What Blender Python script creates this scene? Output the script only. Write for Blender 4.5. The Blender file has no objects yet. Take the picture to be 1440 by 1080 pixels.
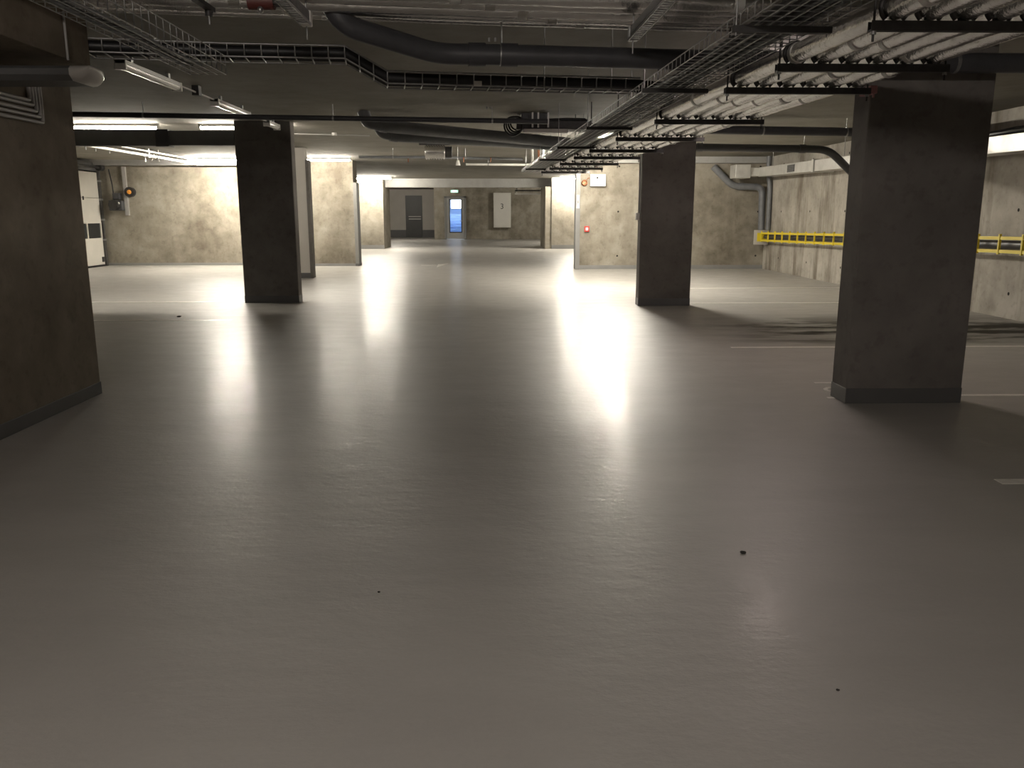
import bpy, math, random
from mathutils import Vector
random.seed(7)
PI = math.pi
col = bpy.context.scene.collection
sc = bpy.context.scene

# ------------------------------------------------------------------ camera model (survey helper)
F, CX, CY, EYE = 1165.0, 720.0, 540.0, 1.45
PITCH = math.atan((CY - 300.0) / F)
YAW = math.atan(30.0 / F * math.cos(PITCH))
fw = Vector((math.sin(YAW) * math.cos(PITCH), math.cos(YAW) * math.cos(PITCH), -math.sin(PITCH)))
rt = Vector((math.cos(YAW), -math.sin(YAW), 0))
up = rt.cross(fw)

def at(x, y, X=None, Y=None, Z=None):
    """where the sight line of a photo point meets a plane of the building"""
    d = fw + rt * ((x - CX) / F) - up * ((y - CY) / F)
    o = Vector((0, 0, EYE))
    if Y is not None: return o + d * (Y / d.y)
    if Z is not None: return o + d * ((Z - EYE) / d.z)
    return o + d * (X / d.x)

# ------------------------------------------------------------------ materials
def N(nt, kind, **kw):
    n = nt.nodes.new(kind)
    for k, v in kw.items():
        if k in n.inputs.keys(): n.inputs[k].default_value = v
        else: setattr(n, k, v)
    return n

def new_mat(name):
    m = bpy.data.materials.new(name); m.use_nodes = True
    nt = m.node_tree; b = nt.nodes['Principled BSDF']
    return m, nt, b

def c4(c): return (c[0], c[1], c[2], 1)

def noise(nt, vec, scale, detail=4, rough=.55, mapping=None):
    if mapping:
        mp = N(nt, 'ShaderNodeMapping'); mp.inputs['Scale'].default_value = mapping
        nt.links.new(vec, mp.inputs['Vector']); vec = mp.outputs['Vector']
    n = N(nt, 'ShaderNodeTexNoise'); n.inputs['Scale'].default_value = scale
    n.inputs['Detail'].default_value = detail; n.inputs['Roughness'].default_value = rough
    nt.links.new(vec, n.inputs['Vector'])
    return n.outputs['Fac']

def ramp(nt, fac, stops):
    r = N(nt, 'ShaderNodeValToRGB')
    e = r.color_ramp.elements
    while len(e) < len(stops): e.new(.5)
    for i, (p, c) in enumerate(stops):
        e[i].position = p; e[i].color = c4(c) if len(c) == 3 else c
    nt.links.new(fac, r.inputs['Fac'])
    return r.outputs['Color']

def mix(nt, fac, a, b, mode='MIX'):
    m = N(nt, 'ShaderNodeMix', data_type='RGBA', blend_type=mode)
    if isinstance(fac, (int, float)): m.inputs[0].default_value = fac
    else: nt.links.new(fac, m.inputs[0])
    for s, v in ((6, a), (7, b)):
        if isinstance(v, (tuple, list)): m.inputs[s].default_value = c4(v)
        else: nt.links.new(v, m.inputs[s])
    return m.outputs[2]

def mth(nt, op, a, b=None, c=None, clamp=False):
    m = N(nt, 'ShaderNodeMath', operation=op, use_clamp=clamp)
    for i, v in enumerate((a, b, c)):
        if v is None: continue
        if isinstance(v, (int, float)): m.inputs[i].default_value = v
        else: nt.links.new(v, m.inputs[i])
    return m.outputs[0]

def bump(nt, b, h, strength, dist=.01):
    n = N(nt, 'ShaderNodeBump'); n.inputs['Strength'].default_value = strength
    n.inputs['Distance'].default_value = dist
    nt.links.new(h, n.inputs['Height']); nt.links.new(n.outputs['Normal'], b.inputs['Normal'])

def position(nt): return N(nt, 'ShaderNodeNewGeometry').outputs['Position']

def simple(name, colr, rough=.5, metal=0.0, var=.12, scale=6, bmp=0.0, spec=.5):
    m, nt, b = new_mat(name)
    p = position(nt)
    f = noise(nt, p, scale, 4)
    lo = tuple(c * (1 - var) for c in colr); hi = tuple(min(1, c * (1 + var)) for c in colr)
    nt.links.new(ramp(nt, f, [(.3, lo), (.7, hi)]), b.inputs['Base Color'])
    b.inputs['Roughness'].default_value = rough; b.inputs['Metallic'].default_value = metal
    b.inputs['Specular IOR Level'].default_value = spec
    if bmp: bump(nt, b, noise(nt, p, scale * 8, 3), bmp, .004)
    return m

def concrete(name, dark, mid, light, streak=.0, axis=0, ties=False, panel=1.25, rough=.85, spot=1.0):
    """cast concrete: cloudy patches, vertical runs, form-panel joints and tie holes"""
    m, nt, b = new_mat(name)
    p = position(nt)
    f1 = noise(nt, p, .55, 7, .62)
    f2 = noise(nt, p, 3.2, 6, .6)
    f = mth(nt, 'ADD', mth(nt, 'MULTIPLY', f1, .68), mth(nt, 'MULTIPLY', f2, .32))
    colr = ramp(nt, f, [(.36, dark), (.5, mid), (.64, light)])
    if streak:
        s = noise(nt, p, 1.0, 6, .62, mapping=(1.5, 1.5, .22))
        s2 = ramp(nt, s, [(.36, (.42, .385, .34)), (.50, (1, 1, 1))])
        colr = mix(nt, streak, colr, s2, 'MULTIPLY')
        w = noise(nt, p, 1.0, 4, .6, mapping=(2.2, 2.2, .25))
        w2 = ramp(nt, w, [(.60, (0, 0, 0)), (.70, (.08, .077, .07))])
        colr = mix(nt, streak, colr, w2, 'ADD')
    sp = noise(nt, p, 11, 3, .6)
    colr = mix(nt, .35 * spot, colr, ramp(nt, sp, [(.3, (.55, .52, .5)), (.45, (1, 1, 1))]), 'MULTIPLY')
    sx = N(nt, 'ShaderNodeSeparateXYZ'); nt.links.new(p, sx.inputs[0])
    u, v = sx.outputs[axis], sx.outputs[2]
    if ties:
        a = mth(nt, 'ABSOLUTE', mth(nt, 'SUBTRACT', mth(nt, 'MULTIPLY', mth(nt, 'FRACT', mth(nt, 'DIVIDE', mth(nt, 'ADD', u, 50.3), panel)), panel), panel / 2))
        c = mth(nt, 'SUBTRACT', mth(nt, 'MULTIPLY', mth(nt, 'FRACT', mth(nt, 'DIVIDE', mth(nt, 'ADD', v, 9.43), 1.15)), 1.15), .575)
        d = mth(nt, 'SQRT', mth(nt, 'ADD', mth(nt, 'MULTIPLY', a, a), mth(nt, 'MULTIPLY', c, c)))
        hole = mth(nt, 'LESS_THAN', d, .024)
        colr = mix(nt, hole, colr, (.03, .028, .025))
        seam = mth(nt, 'GREATER_THAN', a, panel / 2 - .005)
        colr = mix(nt, mth(nt, 'MULTIPLY', seam, .45), colr, (.08, .07, .06))
    nt.links.new(colr, b.inputs['Base Color'])
    b.inputs['Roughness'].default_value = rough
    b.inputs['Specular IOR Level'].default_value = .25
    bump(nt, b, noise(nt, p, 24, 5, .65), .18, .006)
    return m

def floor_material():
    m, nt, b = new_mat('grey floor coating')
    p = position(nt)
    f1 = noise(nt, p, .35, 6, .6)
    f2 = noise(nt, p, 1.0, 6, .65, mapping=(.8, 2.6, 1))
    f3 = noise(nt, p, 60, 2, .5)
    f = mth(nt, 'ADD', mth(nt, 'MULTIPLY', f1, .5), mth(nt, 'ADD', mth(nt, 'MULTIPLY', f2, .38), mth(nt, 'MULTIPLY', f3, .12)))
    colr = ramp(nt, f, [(.34, (.375, .358, .335)), (.52, (.425, .408, .382)), (.68, (.475, .457, .43))])
    # tyre dirt in the bays on the right
    sx = N(nt, 'ShaderNodeSeparateXYZ'); nt.links.new(p, sx.inputs[0])
    mx = N(nt, 'ShaderNodeMapRange', interpolation_type='SMOOTHSTEP'); mx.inputs[1].default_value = 2.3; mx.inputs[2].default_value = 4.0
    nt.links.new(sx.outputs[0], mx.inputs[0])
    y1 = N(nt, 'ShaderNodeMapRange', interpolation_type='SMOOTHSTEP'); y1.inputs[1].default_value = 8.9; y1.inputs[2].default_value = 9.6
    nt.links.new(sx.outputs[1], y1.inputs[0])
    y2 = N(nt, 'ShaderNodeMapRange', interpolation_type='SMOOTHSTEP'); y2.inputs[1].default_value = 12.4; y2.inputs[2].default_value = 10.6
    nt.links.new(sx.outputs[1], y2.inputs[0])
    area = mth(nt, 'MULTIPLY', mx.outputs[0], mth(nt, 'MULTIPLY', y1.outputs[0], y2.outputs[0]))
    dn = noise(nt, p, 1.0, 6, .62, mapping=(.7, 2.2, 1))
    ds = N(nt, 'ShaderNodeMapRange', interpolation_type='SMOOTHSTEP'); ds.inputs[1].default_value = .44; ds.inputs[2].default_value = .56
    nt.links.new(dn, ds.inputs[0])
    dirt = mth(nt, 'MULTIPLY', area, mth(nt, 'ADD', mth(nt, 'MULTIPLY', ds.outputs[0], .62), .38))
    # faint tyre scuffs all over the back bays
    sc_ = noise(nt, p, 1.0, 5, .7, mapping=(.45, 3.2, 1))
    scf = N(nt, 'ShaderNodeMapRange', interpolation_type='SMOOTHSTEP'); scf.inputs[1].default_value = .54; scf.inputs[2].default_value = .80
    nt.links.new(sc_, scf.inputs[0])
    far = N(nt, 'ShaderNodeMapRange', interpolation_type='SMOOTHSTEP'); far.inputs[1].default_value = 8; far.inputs[2].default_value = 14
    nt.links.new(sx.outputs[1], far.inputs[0])
    scuff = mth(nt, 'MULTIPLY', mth(nt, 'MULTIPLY', scf.outputs[0], far.outputs[0]), .4)
    colr = mix(nt, scuff, colr, (.13, .115, .09))
    colr = mix(nt, dirt, colr, (.022, .019, .014))
    nt.links.new(colr, b.inputs['Base Color'])
    rr = noise(nt, p, 1.4, 6, .65, mapping=(1, 1.5, 1))
    r2 = N(nt, 'ShaderNodeMapRange'); r2.inputs[1].default_value = .3; r2.inputs[2].default_value = .7
    r2.inputs[3].default_value = .09; r2.inputs[4].default_value = .13
    nt.links.new(rr, r2.inputs[0])
    b.inputs['Roughness'].default_value = .46
    b.inputs['Specular IOR Level'].default_value = .45
    h1 = noise(nt, p, 1.0, 8, .66, mapping=(2.0, 3.4, 1))
    h2 = noise(nt, p, 1.0, 4, .6, mapping=(9, 13, 1))
    h = mth(nt, 'ADD', mth(nt, 'MULTIPLY', h1, 1.0), mth(nt, 'MULTIPLY', h2, .5))
    bump(nt, b, h, 1.0, .0052)
    # satin body under a glossy clear coat that is worn away in small streaks
    ws = noise(nt, p, 1.0, 7, .68, mapping=(3.0, 4.5, 1))
    wm = N(nt, 'ShaderNodeMapRange'); wm.inputs[1].default_value = .40; wm.inputs[2].default_value = .60
    wm.inputs[3].default_value = .04; wm.inputs[4].default_value = .22
    nt.links.new(ws, wm.inputs[0])
    clean = mth(nt, 'SUBTRACT', 1.0, mth(nt, 'MULTIPLY', dirt, .92))
    nt.links.new(mth(nt, 'MULTIPLY', wm.outputs[0], clean), b.inputs['Coat Weight'])
    nt.links.new(mth(nt, 'MULTIPLY', clean, .45), b.inputs['Specular IOR Level'])
    b.inputs['Coat IOR'].default_value = 1.16
    nt.links.new(r2.outputs[0], b.inputs['Coat Roughness'])
    nt.links.new(b.inputs['Normal'].links[0].from_socket, b.inputs['Coat Normal'])
    return m

def emit(name, colr, strength):
    m, nt, b = new_mat(name)
    b.inputs['Base Color'].default_value = (.9, .9, .88, 1)
    b.inputs['Emission Color'].default_value = c4(colr)
    b.inputs['Emission Strength'].default_value = strength
    return m

def foil_material():
    m, nt, b = new_mat('crinkled foil lagging')
    p = position(nt)
    f = noise(nt, p, 9, 5, .65)
    nt.links.new(ramp(nt, f, [(.3, (.80, .79, .77)), (.7, (.93, .92, .90))]), b.inputs['Base Color'])
    b.inputs['Metallic'].default_value = 1.0; b.inputs['Roughness'].default_value = .26
    h = mth(nt, 'ADD', noise(nt, p, 22, 4, .6), mth(nt, 'MULTIPLY', noise(nt, p, 70, 2), .35))
    bump(nt, b, h, .5, .012)
    return m

M = {}
M['floor'] = floor_material()
M['ceiling'] = concrete('ceiling concrete', (.20, .19, .165), (.255, .24, .21), (.30, .285, .25), spot=.4)
M['wall'] = concrete('tan cast concrete', (.15, .13, .10), (.262, .236, .19), (.375, .345, .29), streak=.25)
M['wall_tie'] = concrete('tan cast concrete with tie holes', (.15, .13, .10), (.262, .236, .19), (.375, .345, .29), streak=.25, ties=True, panel=3.7)
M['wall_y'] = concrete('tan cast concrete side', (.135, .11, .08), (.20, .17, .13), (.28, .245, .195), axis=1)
M['wall_right'] = concrete('rain streaked cast concrete', (.30, .275, .235), (.43, .40, .35), (.53, .50, .445), streak=.95, axis=1, ties=True, panel=1.9)
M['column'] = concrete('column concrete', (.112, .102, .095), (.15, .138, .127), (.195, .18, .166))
M['plaster'] = simple('pale plaster', (.52, .49, .45), .85, var=.05, scale=2)
M['bulk'] = simple('white painted concrete', (.68, .66, .61), .8, var=.04, scale=2)
M['beam'] = concrete('beam concrete', (.27, .265, .25), (.32, .315, .30), (.37, .36, .345), spot=.4)
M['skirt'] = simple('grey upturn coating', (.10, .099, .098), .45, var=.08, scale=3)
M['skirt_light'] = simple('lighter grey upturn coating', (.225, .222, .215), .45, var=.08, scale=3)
M['galv'] = simple('galvanised wire', (.36, .36, .355), .40, .85, var=.15, scale=30)
M['galv_dull'] = simple('dull galvanised strut', (.15, .147, .145), .5, .8, var=.15, scale=20)
M['strut'] = simple('dark painted strut', (.045, .043, .042), .55, .3, var=.2, scale=20)
M['duct'] = simple('galvanised sheet duct', (.62, .61, .58), .48, .55, var=.10, scale=5)
M['grey_duct'] = simple('dark sheet duct', (.13, .13, .13), .55, .3, var=.12, scale=4)
M['foil'] = foil_material()
M['black'] = simple('black cable sheath', (.012, .012, .013), .45, var=.2, scale=12)
M['pvc'] = simple('dark grey drain plastic', (.05, .05, .055), .42, var=.12, scale=8)
M['pvc_grey'] = simple('mid grey drain plastic', (.16, .165, .175), .42, var=.12, scale=8)
M['conduit'] = simple('pale grey conduit plastic', (.36, .345, .33), .5, var=.06, scale=8)
M['white'] = simple('white enamel', (.72, .70, .66), .4, var=.03, scale=4)
M['fitting'] = simple('batten grey plastic', (.55, .53, .50), .4, var=.05, scale=6)
M['diffuser'] = simple('opal diffuser unlit', (.78, .76, .71), .25, var=.03, scale=4)
M['paint'] = simple('white floor paint', (.80, .77, .72), .3, var=.10, scale=18)
M['door_panel'] = simple('off white sectional panel', (.62, .595, .54), .5, var=.04, scale=3)
M['steel_grey'] = simple('grey painted steel', (.21, .207, .20), .45, var=.06, scale=4)
M['door_grey'] = simple('grey steel door', (.33, .33, .31), .5, var=.05, scale=3)
M['dark_door'] = simple('charcoal door', (.045, .044, .042), .45, var=.1, scale=3)
M['glass_dark'] = simple('dark acrylic pane', (.02, .022, .024), .12, var=.05)
M['yellow'] = simple('yellow enamel', (.78, .62, .035), .42, var=.06, scale=5)
M['red'] = simple('red plastic', (.50, .035, .025), .4, var=.06)
M['copper'] = simple('brown bell housing', (.20, .075, .03), .35, .5, var=.1)
M['rust'] = simple('dark red enamel', (.09, .022, .018), .45, var=.1)
M['amber'] = emit('amber lamp glow', (1.0, .42, .06), .30); M['amber'].node_tree.nodes['Principled BSDF'].inputs['Base Color'].default_value = (.42, .16, .02, 1)
M['pink'] = simple('dusty pink plastic', (.36, .17, .17), .5, var=.08)
M['green'] = emit('exit sign green', (.25, .85, .55), 1.3)
M['sign_white'] = emit('exit sign white', (.9, 1.0, .95), 1.6)
M['blue'] = simple('pale blue stairwell paint', (.44, .57, .78), .6, var=.04, scale=3)
M['dirt'] = simple('dark grit', (.03, .027, .024), .8)
M['ink'] = simple('dark print', (.03, .03, .03), .6)
TUBE = (1.0, .93, .80)
M['tube_near'] = emit('lit tube edge', TUBE, 230)
M['tube_back'] = emit('lit tube back bay', TUBE, 1300)
M['tube_mid'] = emit('lit tube aisle', TUBE, 520)
M['tube_far'] = emit('lit tube far aisle', TUBE, 1100)
M['tube_right'] = emit('lit tube right bay', TUBE, 2500)
M['tube_right_back'] = emit('lit tube right back', TUBE, 950)
M['tube_pink'] = emit('tired pink tube', (1.0, .84, .78), 270)
M['tube_fill_cam'] = emit('added fill tube near end', (1.0, .91, .83), 330)
M['tube_fill_room'] = emit('added fill tube far room', TUBE, 900)
M['tube_fill_recess'] = emit('added fill tube recess', TUBE, 480)
M['tube_stair'] = emit('lit stairwell tube', (.82, .92, 1.0), 160)

# ------------------------------------------------------------------ mesh builder
class MB:
    def __init__(s): s.v = []; s.f = []; s.sm = []
    def add(s, vs, fs, smooth=False):
        o = len(s.v); s.v += [Vector(v) for v in vs]
        for f in fs: s.f.append([i + o for i in f]); s.sm.append(smooth)
        return s
    def box(s, x0, x1, y0, y1, z0, z1):
        vs = [(x, y, z) for z in (z0, z1) for y in (y0, y1) for x in (x0, x1)]
        return s.add(vs, [(0, 2, 3, 1), (4, 5, 7, 6), (0, 1, 5, 4), (2, 6, 7, 3), (0, 4, 6, 2), (1, 3, 7, 5)])
    def bar(s, a, b, w, h, upv=(0, 0, 1)):
        """rectangular bar from a to b, w wide, h tall"""
        a, b = Vector(a), Vector(b); d = (b - a).normalized(); u = Vector(upv)
        r = d.cross(u)
        if r.length < 1e-4: r = Vector((1, 0, 0))
        r.normalize(); u = r.cross(d).normalized()
        vs = []
        for p in (a, b):
            for i, j in ((-1, -1), (1, -1), (1, 1), (-1, 1)): vs.append(p + r * (i * w / 2) + u * (j * h / 2))
        return s.add(vs, [(3, 2, 1, 0), (4, 5, 6, 7), (0, 1, 5, 4), (1, 2, 6, 5), (2, 3, 7, 6), (3, 0, 4, 7)])
    def tube(s, pts, r, seg=10, caps=True, radii=None):
        pts = [Vector(p) for p in pts]
        n = len(pts); dirs = []
        for i in range(n):
            a = (pts[i] - pts[i - 1]).normalized() if i else None
            b = (pts[i + 1] - pts[i]).normalized() if i < n - 1 else None
            t = (a + b) if a is not None and b is not None else (a if a is not None else b)
            dirs.append(t.normalized())
        u = Vector((0, 0, 1)) if abs(dirs[0].z) < .9 else Vector((1, 0, 0))
        rings = []
        for i in range(n):
            d = dirs[i]; u = (u - d * u.dot(d)); u.normalize(); w = d.cross(u)
            k = 1.0
            if 0 < i < n - 1:
                cc = max(.55, (pts[i] - pts[i - 1]).normalized().dot(d)); k = 1 / cc
            rr = radii[i] if radii else r
            k = min(k, 1.25)
            rings.append([pts[i] + (u * math.cos(2 * PI * j / seg) + w * math.sin(2 * PI * j / seg)) * rr * (k if not radii else 1) for j in range(seg)])
        vs = [p for q in rings for p in q]
        fs = []
        for i in range(n - 1):
            for j in range(seg):
                fs.append((i * seg + j, i * seg + (j + 1) % seg, (i + 1) * seg + (j + 1) % seg, (i + 1) * seg + j))
        s.add(vs, fs, True)
        if caps:
            s.add(rings[0], [tuple(range(seg))[::-1]]); s.add(rings[-1], [tuple(range(seg))])
        return s
    def wire(s, a, b, r): return s.tube([a, b], r, 5, False)
    def prism(s, outline, axis, lo, hi):
        """outline of 2-D points swept along an axis (0: x, 1: y, 2: z)"""
        def mk(p, t):
            if axis == 0: return (t, p[0], p[1])
            if axis == 1: return (p[0], t, p[1])
            return (p[0], p[1], t)
        n = len(outline)
        vs = [mk(p, lo) for p in outline] + [mk(p, hi) for p in outline]
        fs = [tuple(range(n))[::-1], tuple(range(n, 2 * n))] + [(i, (i + 1) % n, n + (i + 1) % n, n + i) for i in range(n)]
        return s.add(vs, fs)
    def ball(s, c, r, seg=12, rings=8, sz=1.0):
        c = Vector(c); vs = []; fs = []
        for i in range(rings + 1):
            t = PI * i / rings
            for j in range(seg):
                p = 2 * PI * j / seg
                vs.append(c + Vector((r * math.sin(t) * math.cos(p), r * math.sin(t) * math.sin(p), r * sz * math.cos(t))))
        for i in range(rings):
            for j in range(seg):
                fs.append((i * seg + j, (i + 1) * seg + j, (i + 1) * seg + (j + 1) % seg, i * seg + (j + 1) % seg))
        return s.add(vs, fs, True)
    def build(s, name, mat, parent=None, origin=None, bevel=0):
        org = Vector(origin) if origin is not None else (WORLD[parent.name] if parent is not None else Vector((0, 0, 0)))
        me = bpy.data.meshes.new(name)
        me.from_pydata([tuple(v - org) for v in s.v], [], s.f)
        me.polygons.foreach_set('use_smooth', s.sm)
        me.materials.append(mat if not isinstance(mat, str) else M[mat])
        me.update()
        o = bpy.data.objects.new(name, me); col.objects.link(o)
        if parent is not None:
            o.parent = parent; o.location = org - WORLD[parent.name]
        else: o.location = org
        WORLD[o.name] = org
        if bevel:
            b = o.modifiers.new('edge', 'BEVEL'); b.width = bevel; b.segments = 2; b.limit_method = 'ANGLE'
        return o
WORLD = {}

def tag(o, label, cat, group=None):
    o['label'] = label; o['category'] = cat
    if group: o['group'] = group
    return o

def thing(name, loc, label, cat, group=None):
    o = bpy.data.objects.new(name, None); col.objects.link(o)
    o.location = loc; o.empty_display_size = .2
    WORLD[o.name] = Vector(loc)
    return tag(o, label, cat, group)

def struct(o, label, cat):
    o['kind'] = 'structure'; o['label'] = label; o['category'] = cat
    return o

def dup(root, loc, label=None, group=None):
    r = root.copy(); col.objects.link(r); r.location = loc; WORLD[r.name] = Vector(loc)
    if label: r['label'] = label
    if group: r['group'] = group
    for ch in list(root.children):
        c = ch.copy(); col.objects.link(c); c.parent = r
        for g in list(ch.children):
            d = g.copy(); col.objects.link(d); d.parent = c
    return r

CEIL = 2.88
def bx(*a): return MB().box(*a)

# ================================================================== SETTING
struct(bx(-11.6, 7.6, -7, 57, -.2, 0).build('floor', 'floor'), 'glossy grey coated garage floor with light streaks', 'floor')
struct(bx(-11.6, 7.6, -7, 57, CEIL, CEIL + .25).build('ceiling', 'ceiling'), 'dark flat concrete garage ceiling under the services', 'ceiling')

def wall(name, b, mat, label, skirt=None):
    o = struct(bx(*b).build(name, mat), label, 'wall')
    return o
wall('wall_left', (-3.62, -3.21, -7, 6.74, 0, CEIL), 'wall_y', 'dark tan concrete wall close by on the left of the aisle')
wall('wall_right', (7.25, 7.55, -7, 22.4, 0, CEIL), 'wall_right', 'streaky pale concrete wall behind the yellow guard rail')
wall('wall_back_right', (2.34, 7.25, 22.15, 22.4, 0, CEIL), 'wall_tie', 'tan concrete wall with the red call point and white box')
wall('wall_back_left', (-11.3, -5.01, 24.05, 24.3, 0, CEIL), 'wall', 'glaring tan concrete back wall beside the sectional door')
wall('wall_back_middle', (-5.01, -3.79, 23.6, 24.3, 0, CEIL), 'wall', 'brightly lit tan concrete wall panel behind the pale column')
wall('wall_far_left', (-5.5, -4.42, 35.0, 37.3, 0, CEIL), 'wall', 'glowing cream concrete wall end at the left of the far opening')
wall('wall_far_right', (2.52, 3.7, 34.9, 35.4, 0, 2.44), 'wall', 'yellowish lit concrete wall end at the right of the far opening')
wall('wall_far_pier', (2.26, 2.52, 34.95, 38.2, 0, 2.53), 'wall', 'narrow tan concrete pier left of the yellowish wall end')
wall('wall_far', (-3.2, 7.4, 48.0, 48.3, 0, CEIL), 'wall', 'distant brown concrete wall around the grey glazed door')
wall('wall_recess', (-11.5, -3.2, 52.0, 52.3, 0, CEIL), 'plaster', 'distant off-white plastered wall around the charcoal doorway')
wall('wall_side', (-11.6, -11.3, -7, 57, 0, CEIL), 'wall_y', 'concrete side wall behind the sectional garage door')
wall('wall_near_end', (-11.6, 7.6, -7.3, -7, 0, CEIL), 'wall', 'concrete end wall behind the viewpoint')
struct(bx(2.52, 7.4, 34.9, 35.3, 2.44, CEIL).build('wall_bulkhead', 'bulk'), 'bright white bulkhead above the yellowish wall end', 'wall')
struct(bx(-5.5, 2.52, 35.9, 36.2, 2.52, CEIL).build('beam_far', 'beam'), 'pale grey downstand beam over the far opening', 'beam')
struct(bx(2.34, 7.25, 21.9, 22.15, 2.72, CEIL).build('beam_right', 'beam'), 'grey downstand beam along the top of the call point wall', 'beam')
struct(bx(-11.3, -5.01, 23.6, 24.05, 2.74, CEIL).build('beam_left', 'beam'), 'grey downstand beam along the top of the glaring back wall', 'beam')

def skirting(name, b, label):
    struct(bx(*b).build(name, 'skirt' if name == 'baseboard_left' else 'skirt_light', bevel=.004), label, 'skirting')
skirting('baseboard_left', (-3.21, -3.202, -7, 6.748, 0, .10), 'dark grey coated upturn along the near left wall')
skirting('baseboard_back_right', (2.34, 7.25, 22.142, 22.15, 0, .10), 'grey coated upturn below the red call point')
skirting('baseboard_back_left', (-11.3, -5.02, 24.042, 24.05, 0, .07), 'grey coated upturn along the glaring back wall')
skirting('baseboard_back_middle', (-5.01, -3.79, 23.592, 23.6, 0, .07), 'grey coated upturn under the lit panel behind the pale column')
skirting('baseboard_far_right', (2.52, 3.7, 34.892, 34.9, 0, .16), 'grey coated upturn under the yellowish wall end')
skirting('baseboard_far_left', (-5.5, -4.42, 34.992, 35.0, 0, .16), 'grey coated upturn under the glowing cream wall end')

def column(x0, x1, y0, y1, label, mat='column'):
    org = ((x0 + x1) / 2, (y0 + y1) / 2, 0)
    o = struct(bx(x0, x1, y0, y1, 0, CEIL).build('concrete_column', mat, origin=org, bevel=.012), label, 'column')
    MB().box(x0 - .002, x1 + .002, y0 - .002, y1 + .002, 0, .12).build('skirting', 'skirt', o, bevel=.004)
    return o
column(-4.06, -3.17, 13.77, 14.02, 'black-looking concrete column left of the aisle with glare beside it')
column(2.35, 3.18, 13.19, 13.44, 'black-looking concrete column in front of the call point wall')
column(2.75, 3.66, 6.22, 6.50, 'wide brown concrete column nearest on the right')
pc_ = column(-5.02, -4.12, 19.16, 19.40, 'pale plastered column half hidden behind the black left one', 'plaster')
MB().box(-4.122, -4.055, 19.15, 19.41, 0, 2.62).build('shaded_edge_strip', 'column', pc_, bevel=.004)  # dark strip: shade of the column's right face put into colour


# corner guards
g = thing('corner_guard', (2.28, 22.15, 0), 'grey steel door edge standing at the left end of the call point wall', 'door edge')
MB().box(2.22, 2.34, 22.08, 22.40, 0, 2.56).build('guard_plate', 'steel_grey', g, bevel=.006)
MB().box(2.245, 2.315, 22.07, 22.08, 1.58, 1.92).build('notice', 'white', g)
MB().box(2.262, 2.298, 22.066, 22.07, 1.70, 1.78).build('notice_symbol', 'steel_grey', g)
g = thing('steel_strip', (-3.74, 23.6, 0), 'dark grey steel strip closing the end of the lit wall panel', 'steel strip')
MB().box(-3.79, -3.69, 23.55, 24.0, 0, 2.28).build('strip_plate', 'steel_grey', g, bevel=.006)
MB().box(-3.795, -3.685, 23.545, 24.0, 0, .07).build('foot_plate', 'skirt', g, bevel=.004)

# ================================================================== LIGHTS
def batten(name, c, length, axis, mat, label, group='lit fluorescent battens', dropz=0.0):
    """batten fitting under the ceiling: body, tube, two end caps, two lamp holders"""
    x, y = c; z = CEIL - dropz
    t = thing(name, (x, y, z), label, 'ceiling light', group)
    L = length / 2
    def P(a, w, zz): return (x + a, y + w, zz) if axis == 0 else (x + w, y + a, zz)
    MB().bar(P(-L, 0, z - .022), P(L, 0, z - .022), .06, .044).build('batten_body', 'fitting', t, bevel=.004)
    MB().tube([P(-L + .03, 0, z - .068), P(L - .03, 0, z - .068)], .019, 12).build('tube', mat, t)
    for s in (-1, 1):
        MB().bar(P(s * (L - .03), 0, z - .062), P(s * L, 0, z - .062), .05, .056).build('lamp_holder', 'white', t, bevel=.004)
    return t
batten('fluorescent_batten', (-7.2, 22.7), 1.5, 0, 'tube_back', 'lit fluorescent batten glaring in front of the left back wall')
batten('fluorescent_batten', (-4.3, 22.5), 1.3, 0, 'tube_mid', 'lit fluorescent batten between the pale column and the lit panel')
batten('fluorescent_batten', (-4.7, 34.2), 1.5, 0, 'tube_far', 'lit fluorescent batten in front of the glowing cream wall end')
batten('fluorescent_batten', (3.6, 34.1), 1.5, 0, 'tube_far', 'lit fluorescent batten in front of the white bulkhead')
batten('fluorescent_batten', (2.35, 20.4), .8, 0, 'tube_right_back', 'lit fluorescent batten close to the white box on the wall')
batten('fluorescent_batten', (2.4, 16.6), .8, 0, 'tube_right', 'lit fluorescent batten above the foil pipes behind the black right column')
batten('fluorescent_batten', (2.95, 8.4), .6, 0, 'tube_pink', 'dim pinkish fluorescent batten above the foil pipes')
batten('fluorescent_batten', (-6.15, 14.2), 1.5, 0, 'tube_near', 'lit fluorescent batten over the dark duct beside the black left column')
batten('fluorescent_batten', (-4.0, 14.2), 1.5, 0, 'tube_near', 'lit fluorescent batten just behind the black left column')
batten('fluorescent_batten', (-.8, -1.2), 1.5, 0, 'tube_fill_cam', 'added fill batten out of view behind the viewpoint over the aisle')  # this and the next are unseen battens added as fill for the near floor
batten('fluorescent_batten', (-.8, -4.6), 1.5, 0, 'tube_fill_cam', 'added fill batten out of view by the near end wall')
batten('fluorescent_batten', (4.6, 42.0), 1.5, 0, 'tube_fill_room', 'added fill batten hidden beyond the far beam')  # unseen batten added to brighten the far room

batten('fluorescent_batten', (-5.3, 45.0), 1.5, 0, 'tube_fill_recess', 'added fill batten hidden in front of the plastered recess wall')  # unseen batten added to lift the recess wall

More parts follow.
